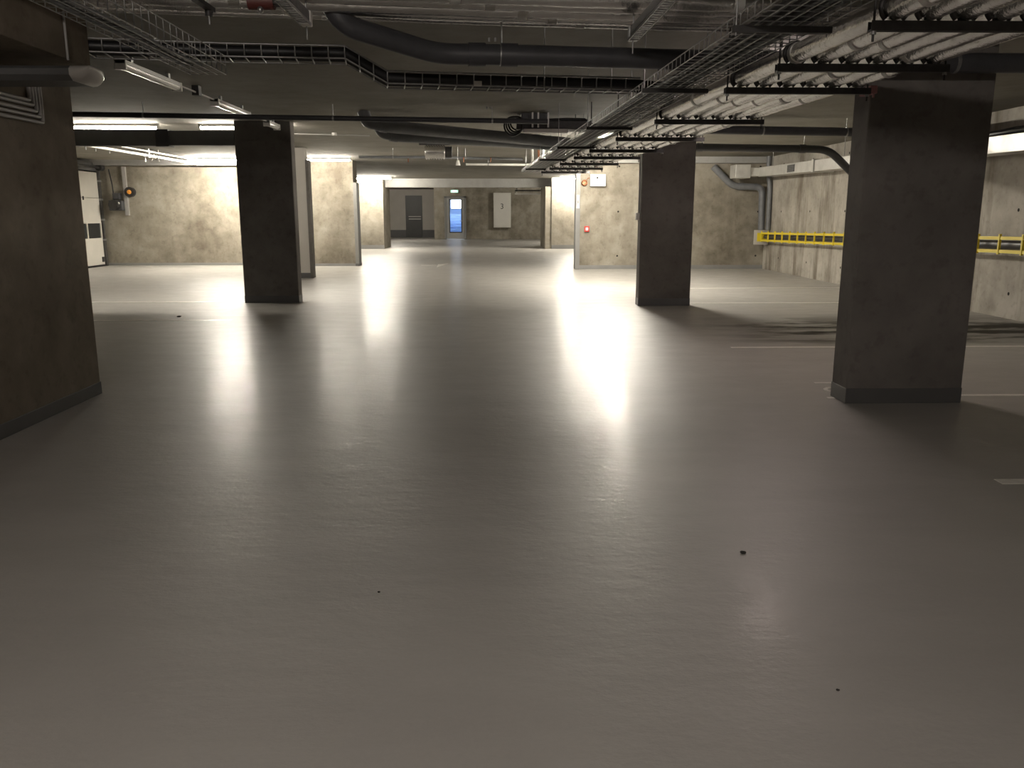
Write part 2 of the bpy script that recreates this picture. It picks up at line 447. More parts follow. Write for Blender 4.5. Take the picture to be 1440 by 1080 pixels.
# unlit battens in a row along the left of the aisle
def dead_batten(y0, y1, label):
    x = -3.36; zt = CEIL - .10
    t = thing('unlit_batten', (x, (y0 + y1) / 2, CEIL), label, 'ceiling light', 'unlit battens left of the aisle')
    MB().box(x - .05, x + .05, y0, y1, zt, zt + .04).build('batten_body', 'fitting', t, bevel=.006)
    out = [(x + .045 * math.cos(a), zt - .042 * math.sin(a)) for a in [PI * i / 8 for i in range(9)]]
    MB().prism(out, 1, y0 + .03, y1 - .03).build('diffuser', 'diffuser', t)
    for yy in (y0, y1 - .03):
        MB().box(x - .053, x + .053, yy, yy + .03, zt - .047, zt + .042).build('end_cap', 'white', t, bevel=.004)
    for yy in (y0 + .25, y1 - .25):
        MB().bar((x, yy, zt + .04), (x, yy, CEIL), .05, .03, (1, 0, 0)).build('ceiling_clip', 'galv', t)
yb = [at(px, py, Z=CEIL - .09).y for px, py in ((168, 88), (240, 121), (302, 142), (350, 161), (385, 172), (409, 183))]
dead_batten(yb[0], yb[1], 'unlit batten light nearest in the row left of the aisle')
dead_batten(yb[2], yb[3], 'unlit batten light in the middle of the left row')
dead_batten(yb[4], min(yb[5], 13.70), 'unlit batten light at the top of the black left column')
cond = thing('lighting_conduit', (-3.36, 10, CEIL - .02), 'thin conduit linking the unlit battens left of the aisle', 'conduit')
MB().tube([(-3.36, yb[1] + .02, CEIL - .075), (-3.36, yb[2] - .02, CEIL - .075)], .011, 8).build('conduit_length', 'conduit', cond)
MB().tube([(-3.36, yb[3] + .02, CEIL - .075), (-3.36, yb[4] - .02, CEIL - .075)], .011, 8).build('conduit_length', 'conduit', cond)
MB().box(-3.40, -3.32, (yb[1] + yb[2]) / 2 - .05, (yb[1] + yb[2]) / 2 + .05, CEIL - .11, CEIL).build('junction_box', 'strut', cond, bevel=.004)

cc = at(470, 189, Z=CEIL - .03)
t = thing('ceiling_conduit', cc, 'thin ceiling conduit running right from the top of the black left column', 'conduit')
a_, b_ = at(414, 188, Z=CEIL - .02), at(520, 191, Z=CEIL - .02)
MB().tube([a_, b_], .012, 8).build('conduit_length', 'conduit', t)
MB().tube([Vector((cc.x, cc.y, CEIL - .05)), Vector((cc.x, cc.y, CEIL))], .045, 12).build('junction_box', 'fitting', t)

# ================================================================== FOIL PIPES RUNNING AWAY, ON TRAPEZES
ZB = 2.28                                   # top of trapeze struts
def xl(Y): return 1.677 - .049 * (Y - 3.86)   # left end of the trapezes
names6 = ['first foil-lagged pipe from the left, beside the wire tray', 'second foil-lagged pipe from the wire tray', 'third foil-lagged pipe from the wire tray',
          'fourth foil-lagged pipe, third from the column side', 'fifth foil-lagged pipe, next to the outer one', 'outermost foil-lagged pipe, nearest the brown column']
def lagged(pts, r, step=.18, amp=.06):
    out, rad = [], []
    for a, b in zip(pts, pts[1:]):
        a, b = Vector(a), Vector(b); n = max(1, int((b - a).length / step))
        for i in range(n):
            out.append(a.lerp(b, i / n)); rad.append(r * (1 + random.uniform(-amp, amp)))
    out.append(Vector(pts[-1])); rad.append(r)
    return out, rad
def clip_ring(c, d, r, w=.03):
    c = Vector(c); d = Vector(d).normalized()
    return MB().tube([c - d * w / 2, c + d * w / 2], r, 14)
y0p, y1p = -1.0, 17.9
dirp = Vector((-.05, 1, 0)).normalized()
for i in range(6):
    off = .105 + i * .157
    a = Vector((xl(y0p) + off, y0p, ZB + .054)); b = Vector((xl(y1p) + off, y1p, ZB + .054))
    t = thing('foil_pipe', a, names6[i] + ' under the ceiling', 'pipe', 'foil-lagged pipes running along the aisle')
    e = b + Vector((0, .10, .04)); 
    pts, rad = lagged([a, b], .053, .09, .05)
    MB().tube(pts, .053, 14, True, rad).build('lagging', 'foil', t)
    MB().tube([b + Vector((0, -.02, 0)), b + Vector((0, .05, .015)), b + Vector((0, .085, .06)), b + Vector((0, .09, CEIL - b.z))], .050, 14).build('riser', 'foil', t)
    for k in range(7):
        yy = 3.1 + k * 1.9 + random.uniform(-.5, .5)
        q = a.lerp(b, (yy - y0p) / (y1p - y0p))
        clip_ring(q, dirp, .0572, .04).build('tape_band', 'duct', t)
trap_y = [3.86, 4.93, 5.83, 7.77, 9.56, 11.34, 12.74, 14.34, 15.8, 17.2]
tn = ['nearest', 'second nearest', 'third nearest', 'fourth nearest', 'fifth nearest', 'sixth nearest', 'seventh nearest', 'eighth nearest', 'second farthest', 'farthest']
for k, y in enumerate(trap_y):
    x0 = xl(y); w = .99
    t = thing('pipe_trapeze', (x0 + w / 2, y, ZB - .04), tn[k] + ' dark strut hanger carrying the foil pipes', 'pipe hanger', 'strut hangers under the foil pipes')
    m = MB().box(x0, x0 + w, y - .02, y + .02, ZB - .041, ZB - .036).box(x0, x0 + w, y - .0205, y - .017, ZB - .041, ZB).box(x0, x0 + w, y + .017, y + .0205, ZB - .041, ZB)
    m.build('strut_channel', 'strut', t)
    for xx in (x0 + .018, x0 + w - .018):
        MB().tube([(xx, y, ZB - .085), (xx, y, CEIL)], .006, 6).build('threaded_rod', 'strut', t)
        MB().tube([(xx, y, ZB - .055), (xx, y, ZB - .042)], .014, 6).build('nut', 'galv', t)
    for i in range(6):
        cx = x0 + .105 + i * .157
        arc = [(cx + .062 * math.cos(q), y, ZB + .056 + .062 * math.sin(q)) for q in [PI * (-.28 + 1.56 * j / 12) for j in range(13)]]
        MB().tube(arc, .011, 6).build('pipe_clip', 'strut', t)

# ================================================================== RIGHT WIRE TRAY WITH CABLES
def wire_tray(name, a, b, width, side, zb, label, step=.1, r=.0032, parentlab='cable tray', rods=()):
    """straight basket tray from a to b (xy): longitudinal wires and U-shaped cross wires"""
    a = Vector((a[0], a[1], zb)); b = Vector((b[0], b[1], zb))
    d = (b - a).normalized(); s = Vector((d.y, -d.x, 0)); u = Vector((0, 0, 1))
    t = thing(name, (a + b) / 2, label, 'cable tray')
    m = MB()
    nl = max(3, int(width / .06))
    for i in range(nl + 1):
        o = s * (width * i / nl); m.wire(a + o, b + o, r)
    L = (b - a).length; n = int(L / step)
    for i in range(n + 1):
        p = a + d * (L * i / n)
        m.tube([p + u * side, p, p + s * width, p + s * width + u * side], r, 5, False)
    m.build('wire_floor', 'galv', t)
    for o, nm in ((Vector((0, 0, 0)), 'side_mesh'), (s * width, 'side_mesh')):
        q = MB()
        for h in ((.5, 1.0) if side > .08 else (1.0,)):
            q.wire(a + o + u * side * h, b + o + u * side * h, r * 1.25)
        q.build(nm, 'galv', t)
    for f in rods:
        p = a + d * (L * f)
        MB().bar(p - s * .04 - u * .02, p + s * (width + .04) - u * .02, .03, .03).build('support_bar', 'strut', t)
        for o in (-.025, width + .02):
            if abs(o) > 1: continue
            MB().tube([p + s * o - u * .05, Vector((p.x, p.y, 0)) + s * o + u * CEIL], .004, 6).build('threaded_rod', 'galv', t)
    return t
def xt(Y): return 1.205 - .036 * (Y - 4)
wire_tray('wire_basket_tray', (xt(2.4), 2.4), (xt(18.6), 18.6), .40, .06, 2.33, 'long wire basket tray running beside the foil pipes', .10, .0034,
          rods=(.11, .235, .40, .56, .72, .9))
cab_lab = ['leftmost black cable lying in the long wire tray', 'second black cable from the left in the long tray', 'middle black cable lying in the long wire tray',
           'second black cable from the right in the long tray', 'rightmost black cable lying in the long wire tray']
for i in range(5):
    pts = []
    ph = random.uniform(0, 6)
    for k in range(53):
        Y = 2.6 + k * .3
        pts.append((xt(Y) + .09 + i * .055 + .012 * math.sin(Y * 1.3 + ph), Y, 2.3485 + .004 * math.sin(Y * 3 + ph)))
    tag(MB().tube(pts, .016, 8).build('black_cable', 'black', None, origin=pts[26]), cab_lab[i], 'cable', 'cables in the long wire tray')

# ================================================================== LEFT WIRE TRAY
lx = at(318, 105, Z=2.40)
wire_tray('wire_basket_tray', (lx.x - .245, 2.2), (lx.x - .245, lx.y), .245, .125, lx.z, 'short wire basket tray ending in mid-air at the upper left', .10, .003, rods=(.22,))
for i in range(3):
    pts = [(lx.x - .19 + i * .05 + .012 * math.sin(k * .9 + i), 2.3 + k * .19, lx.z + .018 + .004 * math.sin(k + i)) for k in range(20)]
    tag(MB().tube(pts, .010, 7).build('grey_cable', 'pvc_grey' if i != 1 else 'black', None, origin=pts[10]),
        ['left grey cable lying in the short wire tray', 'black cable lying in the middle of the short wire tray', 'right grey cable lying in the short wire tray'][i], 'cable', 'cables in the short wire tray')

# ================================================================== BLACK CABLE TRAY ACROSS THE AISLE
def bp(x, y, h): return at(x, y, Y=1165 * h / (300 - y))
tray_pts = [bp(60, 66, 1.165), bp(118, 72, 1.165), bp(320, 79, 1.165), bp(485, 82, 1.165), bp(545, 117, 1.0), bp(690, 121, 1.0), bp(900, 126, 1.0)]
t = thing('cable_ladder', tray_pts[4], 'galvanised cable ladder stepping down as it crosses below the ceiling', 'cable tray')
back = Vector((-.03, .24, 0))
m = MB()
for q in (Vector((0, 0, 0)), back): m.tube([p + q for p in tray_pts], .006, 6); m.tube([p + q + Vector((0, 0, .085)) for p in tray_pts], .006, 6)
m.build('side_rails', 'galv', t)
m = MB()
for a, b in zip(tray_pts, tray_pts[1:]):
    L = (b - a).length; n = max(1, round(L / .12))
    for i in range(n):
        p = a.lerp(b, i / n)
        m.tube([p + Vector((0, 0, .085)), p, p + back, p + back + Vector((0, 0, .085))], .0045, 5)
m.build('rungs', 'galv', t)
for f in (.35, .8):
    p = tray_pts[5].lerp(tray_pts[6], f)
    MB().tube([p + Vector((0, -.012, -.02)), Vector((p.x, p.y - .012, CEIL))], .0045, 6).build('threaded_rod', 'galv', t)
m = MB(); p = bp(672, 120, 1.0)
m.box(p.x - .03, p.x + .03, p.y - .012, p.y + .004, p.z - .006, p.z + .03); m.build('joint_clip', 'white', t, bevel=.004)
bl = ['front black cable bunched on the cable ladder', 'middle black cable bunched on the cable ladder', 'back black cable bunched on the cable ladder']
for i in range(3):
    pts = [p + back * (.18 + .32 * i) + Vector((0, 0, .045)) for p in tray_pts]
    e = tray_pts[-1] + back * (.18 + .32 * i)
    pts.append(e + Vector((.20, .06 + .05 * i, .035))); pts.append(e + Vector((.30 + .03 * i, .22 + .05 * i, -.02)))
    sm = []
    for a, b in zip(pts, pts[1:]):
        for k in range(4): sm.append(a.lerp(b, k / 4))
    sm.append(pts[-1])
    tag(MB().tube(sm, .037, 10).build('thick_black_cable', 'black', None, origin=tray_pts[4]), bl[i], 'cable', 'cables on the cable ladder')

# ================================================================== DRAIN PIPES
def pipe_thing(name, pts, r, mat, label, collars=(), brackets=(), cat='pipe', group=None):
    pts = [Vector(p) for p in pts]
    t = thing(name, pts[len(pts) // 2], label, cat, group)
    MB().tube(pts, r, 18).build('pipe_run', mat, t)
    for i, f in collars:
        a, b = pts[i], pts[i + 1]; d = (b - a).normalized(); c = a.lerp(b, f)
        MB().tube([c - d * .055, c + d * .055], r * 1.13, 18).build('collar', mat, t)
    for i, f in brackets:
        a, b = pts[i], pts[i + 1]; c = a.lerp(b, f); d = (b - a).normalized()
        h = MB().tube([c - d * .012, c + d * .012], r * 1.06, 18)
        h.build('pipe_clamp', 'galv', t)
        MB().tube([c + Vector((0, 0, r)), (c.x, c.y, CEIL)], .005, 6).build('threaded_rod', 'galv', t)
    return t
def rounded(pts, rad, n=5):
    pts = [Vector(p) for p in pts]; out = [pts[0]]
    for a, b, c in zip(pts, pts[1:], pts[2:]):
        r1 = min(rad, (b - a).length * .45, (c - b).length * .45)
        p, q = b + (a - b).normalized() * r1, b + (c - b).normalized() * r1
        for k in range(n + 1):
            s = k / n; out.append(p * (1 - s) ** 2 + b * 2 * s * (1 - s) + q * s ** 2)
    out.append(pts[-1]); return out
p1 = at(478, 34, Y=5.45); p2 = at(615, 76, Y=5.75); p3 = at(700, 77, Y=5.80); p4 = at(960, 84, Y=5.90)
pr = Vector((7.25, 6.02, p4.z))
run = rounded([Vector((p1.x - .12, 5.40, CEIL)), p1, p2, p3], .12) + [p4, Vector((2.2, 5.96, p4.z)), pr]
k3 = len(run) - 4
pipe_thing('drain_pipe', run, .066, 'pvc', 'thick dark drain pipe crossing below the ceiling, bent at its left end',
           collars=((k3, .06), (k3 - 1, .5)), brackets=((k3, .02), (k3 + 2, .2)))
# thin dark pipe right across, in front of the black left column
a, b = at(-60, 158, Y=11.3), at(770, 171, Y=11.9)
pipe_thing('thin_dark_pipe', [Vector((-11.3, a.y - .25, a.z)), a, b], .034, 'pvc', 'thin dark pipe crossing the ceiling in front of the black left column', brackets=((1, .3), (1, .62), (1, .9)))
# right side dark pipe and elbowed pipe
a, b = at(985, 185, Y=13.05), at(1210, 186, Y=13.1)
a = at(800, 179, Y=12.95)
pipe_thing('dark_service_pipe', [a, b, Vector((7.25, 13.2, b.z))], .066, 'pvc', 'dark pipe high up crossing between the two right columns', brackets=((0, .66), (0, .95)))
q = [at(985, 206, Y=15.3), at(1165, 210, Y=15.3), at(1207, 252, Y=15.6), ]
q.append(Vector((7.1, 15.9, q[2].z - .02)))
pipe_thing('elbowed_drain_pipe', rounded([Vector((2.6, 15.3, q[0].z)), q[1], q[2], q[3]], .22), .068, 'pvc', 'dark grey pipe elbowing down towards the right wall', collars=((0, .35), (0, .92)), brackets=((0, .36), (0, .93)))
# pair of drains over the aisle
a0 = at(516, 172, Y=12.4); a1 = at(548, 178, Y=12.5); a2 = at(700, 192, Y=13.6); a3 = at(800, 201, Y=14.2)
pipe_thing('angled_drain_pipe', rounded([Vector((a0.x - .05, a0.y, CEIL)), a0, a1, a2, a3], .10), .088, 'pvc_grey', 'upper dark grey drain of the slanting pair over the aisle', collars=((7, .3),))
b0 = at(535, 188, Y=13.2); b1 = at(560, 193, Y=13.3); b2 = at(700, 200, Y=14.1); b3 = at(785, 206, Y=14.6)
pipe_thing('angled_drain_pipe', rounded([Vector((b0.x - .06, b0.y, CEIL)), b0, b1, b2, b3], .10), .075, 'pvc_grey', 'lower dark grey drain of the slanting pair over the aisle', collars=((7, .75),))
# corner pipes by the right wall
v0 = at(1075, 262, Y=21.85)
pipe_thing('corner_pipe', rounded([at(1003, 234, Y=22.0), at(1030, 262, Y=21.95), at(1072, 263, Y=21.9), (v0.x, 21.9, 1.03)], .18), .085, 'pvc_grey',
           'left grey downpipe in the back right corner with its slanting inlet', collars=((6, .1),))
v1 = at(1083, 262, Y=21.7)
pipe_thing('corner_pipe', rounded([(v1.x - .05, 21.75, CEIL), (v1.x - .05, 21.75, v1.z + .3), (v1.x, 21.7, v1.z), (v1.x, 21.66, 1.03)], .15), .06, 'pvc_grey', 'right slimmer grey downpipe in the back right corner')
# long X foil pipes at the top of the picture
fl = ['frontmost foil-lagged pipe crossing the top of the view', 'second foil-lagged pipe crossing the top of the view', 'third foil-lagged pipe crossing the top of the view', 'fourth foil-lagged pipe crossing the top of the view', 'rearmost foil-lagged pipe crossing, next to the drain pipe']
for i in range(5):
    dy = -.52 + i * .13
    yc = (5.18, 5.33, 5.48, 5.66, 5.83)[i]; zc_ = 2.69
    a = Vector((-2.62, yc - .13 * 2.62, zc_)); mid = Vector((0, yc, zc_))
    b = Vector((2.3, yc + .11 * 2.3, zc_)); c = Vector((7.2, b.y + .03, zc_))
    t = thing('foil_cross_pipe', mid, fl[i], 'pipe', 'foil-lagged pipes crossing the aisle')
    r = (.050, .045, .055, .040, .028)[i]
    pts, rad = lagged([a, mid, b, c], r, .22, .035)
    MB().tube(pts, r, 12, True, rad).build('lagging', 'foil', t)
    for k in range(3):
        q = mid + Vector((-1.9 + k * 1.7 + .2 * i, 0, 0)); q.y = mid.y + (.145 if q.x < 0 else .11) * q.x
        clip_ring(q, (1, .13, 0), r * 1.09, .06).build('tape_band', 'duct', t)
# hanger with drop rod on the cross pipes
h = thing('pipe_hanger', (at(293, 8, Z=2.6).x, 4.62, 2.6), 'dark clamp hanging on the cross pipes above the short tray', 'pipe hanger')
p = at(293, 8, Z=2.6)
MB().box(p.x - .02, p.x + .02, p.y - .3, p.y + .06, 2.575, 2.60).build('strut_channel', 'strut', h)
MB().tube([(p.x, p.y, 2.50), (p.x, p.y, CEIL)], .005, 6).build('threaded_rod', 'galv', h)
MB().tube([(p.x, p.y, 2.545), (p.x, p.y, 2.575)], .022, 8).build('clamp', 'strut', h)

# slotted channel stubs hanging at the top
def slotted(a, b, label, cap):
    a, b = Vector(a), Vector(b)
    t = thing('slotted_channel', (a + b) / 2, label, 'channel', 'slotted channel stubs at the top of the view')
    d = (b - a).normalized(); L = (b - a).length; s = Vector((d.y, -d.x, 0))
    m = MB()
    m.bar(a + Vector((0, 0, .05)), b + Vector((0, 0, .045)), .045, .05)
    m.build('channel', 'galv_dull', t)
    q = MB()
    q.bar(a + s * .03 - Vector((0, 0, .0)), b + s * .03, .006, .014); q.bar(a - s * .03, b - s * .03, .006, .014)
    n = int(L / .05)
    for i in range(n): q.bar(a + d * (L * i / n) - s * .03, a + d * (L * i / n) + s * .03, .02, .006)
    q.build('slotted_lip', 'galv', t)
    MB().bar(b + Vector((0, 0, .035)), b + d * .05 + Vector((0, 0, .035)), .06, .085).build('end_cap', cap, t, bevel=.006)
    MB().tube([b + d * .02 + Vector((0, 0, -.08)), Vector((b.x, b.y, CEIL)) + d * .02], .005, 6).build('threaded_rod', 'galv', t)
    return t
e = at(891, 55, Z=2.50); slotted((e.x + .05, 3.2, 2.50), e, 'slotted galvanised channel stub at the top right of the aisle', 'galv')
e = at(430, 34, Z=2.52); slotted((e.x - .02, 3.2, 2.52), e, 'slotted channel stub with pale end cap at the top left', 'white')
# red-brown clamp beside the left stub
e = at(368, 10, Z=2.56)
h = thing('pipe_valve', e, 'reddish valve with a shiny knob among the cross pipes', 'valve')
MB().tube([e + Vector((-.07, 0, .03)), e + Vector((.07, 0, .03))], .045, 12).build('valve_body', 'rust', h)
MB().ball(e + Vector((.0, -.03, -.02)), .018).build('knob', 'galv', h)
MB().tube([e + Vector((.09, 0, .01)), e + Vector((.09, .0, .06))], .045, 12).build('flange', 'strut', h)
MB().tube([e + Vector((.0, 0, .05)), (e.x, e.y, CEIL)], .008, 8).build('stem', 'galv', h)

# ================================================================== BOXED DUCT AND ITS OVAL OUTLET, UPPER LEFT
t = thing('boxed_duct', (-2.95, 3, 2.41), 'dark boxed duct along the top of the near left wall', 'duct')
MB().box(-3.205, -2.68, -3, 5.95, 2.41, CEIL - .002).build('duct_casing', 'wall_y', t, bevel=.006)
MB().tube([(-2.67, 5.62, 2.40), (-2.67, 5.62, 2.80)], .008, 8).build('edge_conduit', 'conduit', t)
t = thing('oval_duct', (-2.9, 5.2, 2.33), 'flat oval duct sticking out of the left wall with a pale rounded end', 'duct')
out = [(5.62, 2.318), (5.32, 2.318), (5.298, 2.30), (5.298, 2.265), (5.34, 2.235), (5.60, 2.235), (5.645, 2.265), (5.645, 2.30)]
MB().prism(out, 0, -3.205, -2.52).build('duct_shell', 'grey_duct', t)
vs, fs = [], []
K = 7
for k in range(K):
    f = math.sin(PI / 2 * k / (K - 1)); g = max(.12, math.cos(PI / 2 * k / (K - 1)))
    for (yy, zz) in out: vs.append((-2.52 + .12 * f, 5.30 + (yy - 5.30) * (.35 + .65 * g), 2.318 + (zz - 2.318) * g))
n = len(out)
for k in range(K - 1):
    for j in range(n): fs.append((k * n + j, k * n + (j + 1) % n, (k + 1) * n + (j + 1) % n, (k + 1) * n + j))
fs.append(tuple(range((K - 1) * n, K * n)))
MB().add(vs, fs, True).build('rounded_end', 'fitting', t)

# conduits on the near left wall, nested and turning up
cl = ['innermost conduit of the nested bends on the near left wall', 'second conduit of the nested bends on the near left wall', 'middle conduit of the nested bends on the near left wall', 'fourth conduit of the nested bends on the near left wall', 'lowest outermost conduit of the nested bends on the left wall']
ends = [(42, 141), (47, 148), (52, 157), (57, 165), (61, 173)]
for i, (px, py) in enumerate(ends):
    c = at(px, py, X=-3.19)
    pts = rounded([(-3.192, -2.0, c.z), (-3.192, c.y, c.z), (-3.192, c.y, 2.40)], .02, 4)
    tag(MB().tube(pts, .013, 10).build('wall_conduit', 'conduit', None, origin=c), cl[i], 'conduit', 'nested conduits on the near left wall')

# ================================================================== DARK DUCT OVER THE LEFT BAY, TUNNEL RAIL, SECTIONAL DOOR
t = thing('dark_duct', (-7.6, 13.9, 2.6), 'dark rectangular duct hanging left of the black column', 'duct')
MB().box(-11.25, -5.30, 13.78, 14.0, 2.50, 2.745).build('duct_length', 'grey_duct', t, bevel=.006)
MB().box(-5.10, -4.07, 13.80, 13.98, 2.51, 2.735).build('duct_length', 'grey_duct', t, bevel=.006)
MB().box(-5.30, -5.10, 13.765, 14.02, 2.49, 2.752).build('flange', 'pvc', t, bevel=.004)
for x in (-9, -6.6, -4.6): MB().tube([(x, 13.9, 2.72), (x, 13.9, CEIL)], .006, 6).build('threaded_rod', 'galv', t)

rx = -7.72
r0 = at(113, 205, X=rx); 
t = thing('overhead_door_rail', (rx, 18, r0.z), 'shiny overhead rail running back towards the glaring wall', 'rail')
zr = 2.70
MB().box(rx - .03, rx + .03, 16.3, 23.15, zr, zr + .05).box(rx - .03, rx + .05, 16.3, 23.15, zr + .10, zr + .13).build('rail_channel', 'duct', t, bevel=.004)
for y in (16.4, 19.5, 22.6): MB().box(rx - .035, rx + .035, y, y + .06, zr - .02, CEIL).build('hanger_strap', 'duct', t)
for y in (16.6, 17.0, 17.6): MB().tube([(rx, y, zr - .06), (rx, y, zr)], .012, 8).build('roller_bolt', 'galv', t)
ay = 20.0
t = thing('rail_bracket', (rx + .15, ay, 2.75), 'shiny A-shaped bracket hanging beside the overhead rail', 'bracket')
ax = at(213, 215, Y=ay).x
MB().bar((ax - .16, ay, 2.62), (ax - .16, ay, CEIL), .035, .03, (0, 1, 0)).build('upright', 'duct', t)
MB().bar((ax - .02, ay, 2.64), (ax + .06, ay, 2.82), .03, .03, (0, 1, 0)).build('strut_arm', 'duct', t)
MB().bar((ax + .16, ay, 2.62), (ax + .08, ay, 2.82), .03, .03, (0, 1, 0)).build('strut_arm', 'duct', t)
MB().box(ax - .18, ax + .16, ay - .015, ay + .015, 2.81, CEIL).build('top_plate', 'duct', t)

# sectional door on the side wall
dx = -10.85
def dz(px, py): return at(px, py, X=dx)
yd0, yd1 = 20.6, 23.80
t = thing('sectional_door', (dx, (yd0 + yd1) / 2, 0), 'off-white sectional garage door with a dark window strip on the left wall', 'garage door')
zt = 2.55; w1, w0 = 1.18, .78
MB().box(dx - .05, dx, yd0, yd1, w1, 1.86).build('panel', 'door_panel', t, bevel=.008)
MB().box(dx - .05, dx, yd0, yd1, 1.866, zt).build('panel', 'door_panel', t, bevel=.008)
MB().box(dx - .05, dx, yd0, yd1, .05, w0).build('panel', 'door_panel', t, bevel=.008)
MB().box(dx - .04, dx - .02, yd0, yd1, w0, w1).build('window_strip', 'glass_dark', t)
for y in (yd0 + .3, yd0 + 1.7, yd1 - .86, yd1 - .06): MB().box(dx - .035, dx + .006, y, y + .05, w0 - .02, w1 + .02).build('mullion', 'door_panel', t)
MB().box(dx - .05, dx + .01, yd0, yd1, 0, .05).build('bottom_seal', 'black', t)
MB().box(dx - .01, dx + .03, yd1 - .16, yd1 - .04, .12, .26).build('roller_bracket', 'strut', t, bevel=.005)
MB().box(dx, dx + .02, yd1 - .95, yd1 - .90, 1.80, 1.90).build('handle', 'strut', t, bevel=.004)
t = thing('door_track', (dx + .06, yd1 + .1, 0), 'upright steel track at the edge of the sectional door', 'track')
MB().box(dx - .02, dx + .05, yd1 + .03, yd1 + .10, 0, 2.60).build('track_channel', 'galv_dull', t, bevel=.004)
MB().box(dx - .08, dx - .02, yd1 + .02, yd1 + .16, 0, 2.60).build('track_angle', 'strut', t)
for z in (.7, 1.25, 1.8, 2.3): MB().box(dx - .05, dx + .06, yd1 + .0, yd1 + .12, z, z + .05).build('track_clip', 'galv', t)
t = thing('door_drum', (dx + .1, yd1 - .2, 2.7), 'dark winding shaft above the sectional door', 'door gear')
MB().tube([(dx + .12, yd0, 2.68), (dx + .12, 24.03, 2.68)], .03, 12).build('shaft', 'galv_dull', t)
MB().tube([(dx + .12, yd1 - .12, 2.68), (dx + .12, yd1 + .08, 2.68)], .09, 18).build('cable_drum', 'strut', t)
MB().box(dx - .1, dx + .02, yd0, yd1 + .2, 2.58, 2.80).build('head_plate', 'grey_duct', t)
# motor and controls on the back wall next to the door
pm = at(165, 287, Y=23.9)
t = thing('door_motor', (pm.x, 23.95, pm.z), 'dark motor unit on the back wall beside the sectional door', 'motor')
MB().box(pm.x - .20, pm.x + .16, 23.80, 24.05, pm.z - .18, pm.z + .10).build('gearbox', 'pvc', t, bevel=.02)
MB().tube([(pm.x, 23.8, pm.z - .02), (pm.x, 23.62, pm.z - .02)], .13, 18).build('motor_drum', 'strut', t)
MB().box(pm.x - .10, pm.x + .08, 23.86, 24.05, pm.z + .13, pm.z + .30).build('terminal_box', 'pvc', t, bevel=.01)
MB().ball((pm.x + .11, 23.72, pm.z + .02), .035).build('indicator', 'white', t)
MB().tube([(pm.x - .1, 23.95, pm.z + .1), (pm.x - .12, 23.97, pm.z + .5), (pm.x - .18, 23.97, 2.65)], .018, 8).build('cable', 'black', t)
pc = at(174, 236, Y=24.0); pc2 = at(178, 303, Y=24.0)
t = thing('control_trunking', (pc.x, 24.0, pc2.z), 'pale upright trunking on the wall between motor and warning lamp', 'trunking')
MB().box(pc.x - .06, pc.x + .04, 23.97, 24.05, pc2.z, 2.72).build('trunking_body', 'conduit', t, bevel=.004)
pl = at(181, 270, Y=23.9)
t = thing('warning_lamp', (pl.x, 24.0, pl.z), 'round amber warning lamp in a dark ring on the back wall', 'lamp')
MB().tube([(pl.x, 24.05, pl.z), (pl.x, 23.93, pl.z)], .14, 24).build('lamp_housing', 'strut', t)
MB().ball((pl.x, 23.93, pl.z), .06).build('lens', 'amber', t)

# ================================================================== THINGS ON THE CALL POINT WALL
yw = 22.15
p0, p1_ = at(830, 262, Y=yw - .1), at(852, 245, Y=yw - .1)
t = thing('wall_box', ((p0.x + p1_.x) / 2, yw, p0.z), 'white box with a dark symbol high on the call point wall', 'box')
MB().box(p0.x, p1_.x, yw - .13, yw, p0.z, p1_.z).build('casing', 'white', t, bevel=.012)
cx, cz = (p0.x + p1_.x) / 2 - .02, p1_.z - .09
MB().tube([(cx, yw - .132, cz), (cx, yw - .128, cz)], .028, 14).build('symbol', 'ink', t)
MB().box(cx - .09, cx + .09, yw - .132, yw - .129, cz - .085, cz - .075).build('printed_line', 'steel_grey', t)
p = at(822, 257, Y=yw - .05)
t = thing('alarm_bell', (p.x, yw, p.z), 'brown round alarm bell beside the white box', 'bell')
ring = [(p.x + .065 * math.cos(a), yw - .05, p.z + .065 * math.sin(a)) for a in [2 * PI * k / 20 for k in range(21)]]
MB().tube(ring, .017, 8).build('bell_rim', 'copper', t)
MB().tube([(p.x, yw, p.z), (p.x, yw - .03, p.z)], .045, 16).build('gong', 'copper', t)
MB().tube([(p.x + .05, yw - .03, p.z + .05), (p.x + .09, yw - .03, p.z + .12), (p.x + .14, yw - .02, p.z + .12)], .010, 8).build('lead', 'copper', t)
p = at(838, 240, Y=yw - .3)
t = thing('emergency_light', (p.x, 21.86, p.z), 'small white twin-head emergency light above the white box', 'light')
MB().box(p.x - .09, p.x + .09, 21.80, 21.90, 2.74, 2.83).build('base', 'white', t, bevel=.01)
for s in (-1, 1): MB().ball((p.x + s * .07, 21.78, 2.70), .05).build('lamp_head', 'white', t)
p = at(825, 322, Y=yw)
t = thing('call_point', (p.x, yw, p.z), 'red fire alarm call point on the pale concrete wall', 'fire alarm')
MB().box(p.x - .065, p.x + .065, yw - .055, yw, p.z - .075, p.z + .075).build('housing', 'red', t, bevel=.008)
MB().box(p.x - .032, p.x + .032, yw - .060, yw - .05, p.z - .038, p.z + .038).build('glass_plate', 'white', t)
# conduit on the left face of the black right column
t = thing('switch_conduit', (2.33, 13.3, 1.4), 'thin conduit dropping to a switch on the black right column', 'conduit')
p = at(899, 304, X=2.335)
MB().tube([(2.335, 13.30, p.z), (2.335, 13.30, CEIL)], .011, 8).build('conduit_drop', 'conduit', t)
MB().box(2.29, 2.347, 13.26, 13.34, p.z - .06, p.z + .05).build('switch_box', 'fitting', t, bevel=.006)

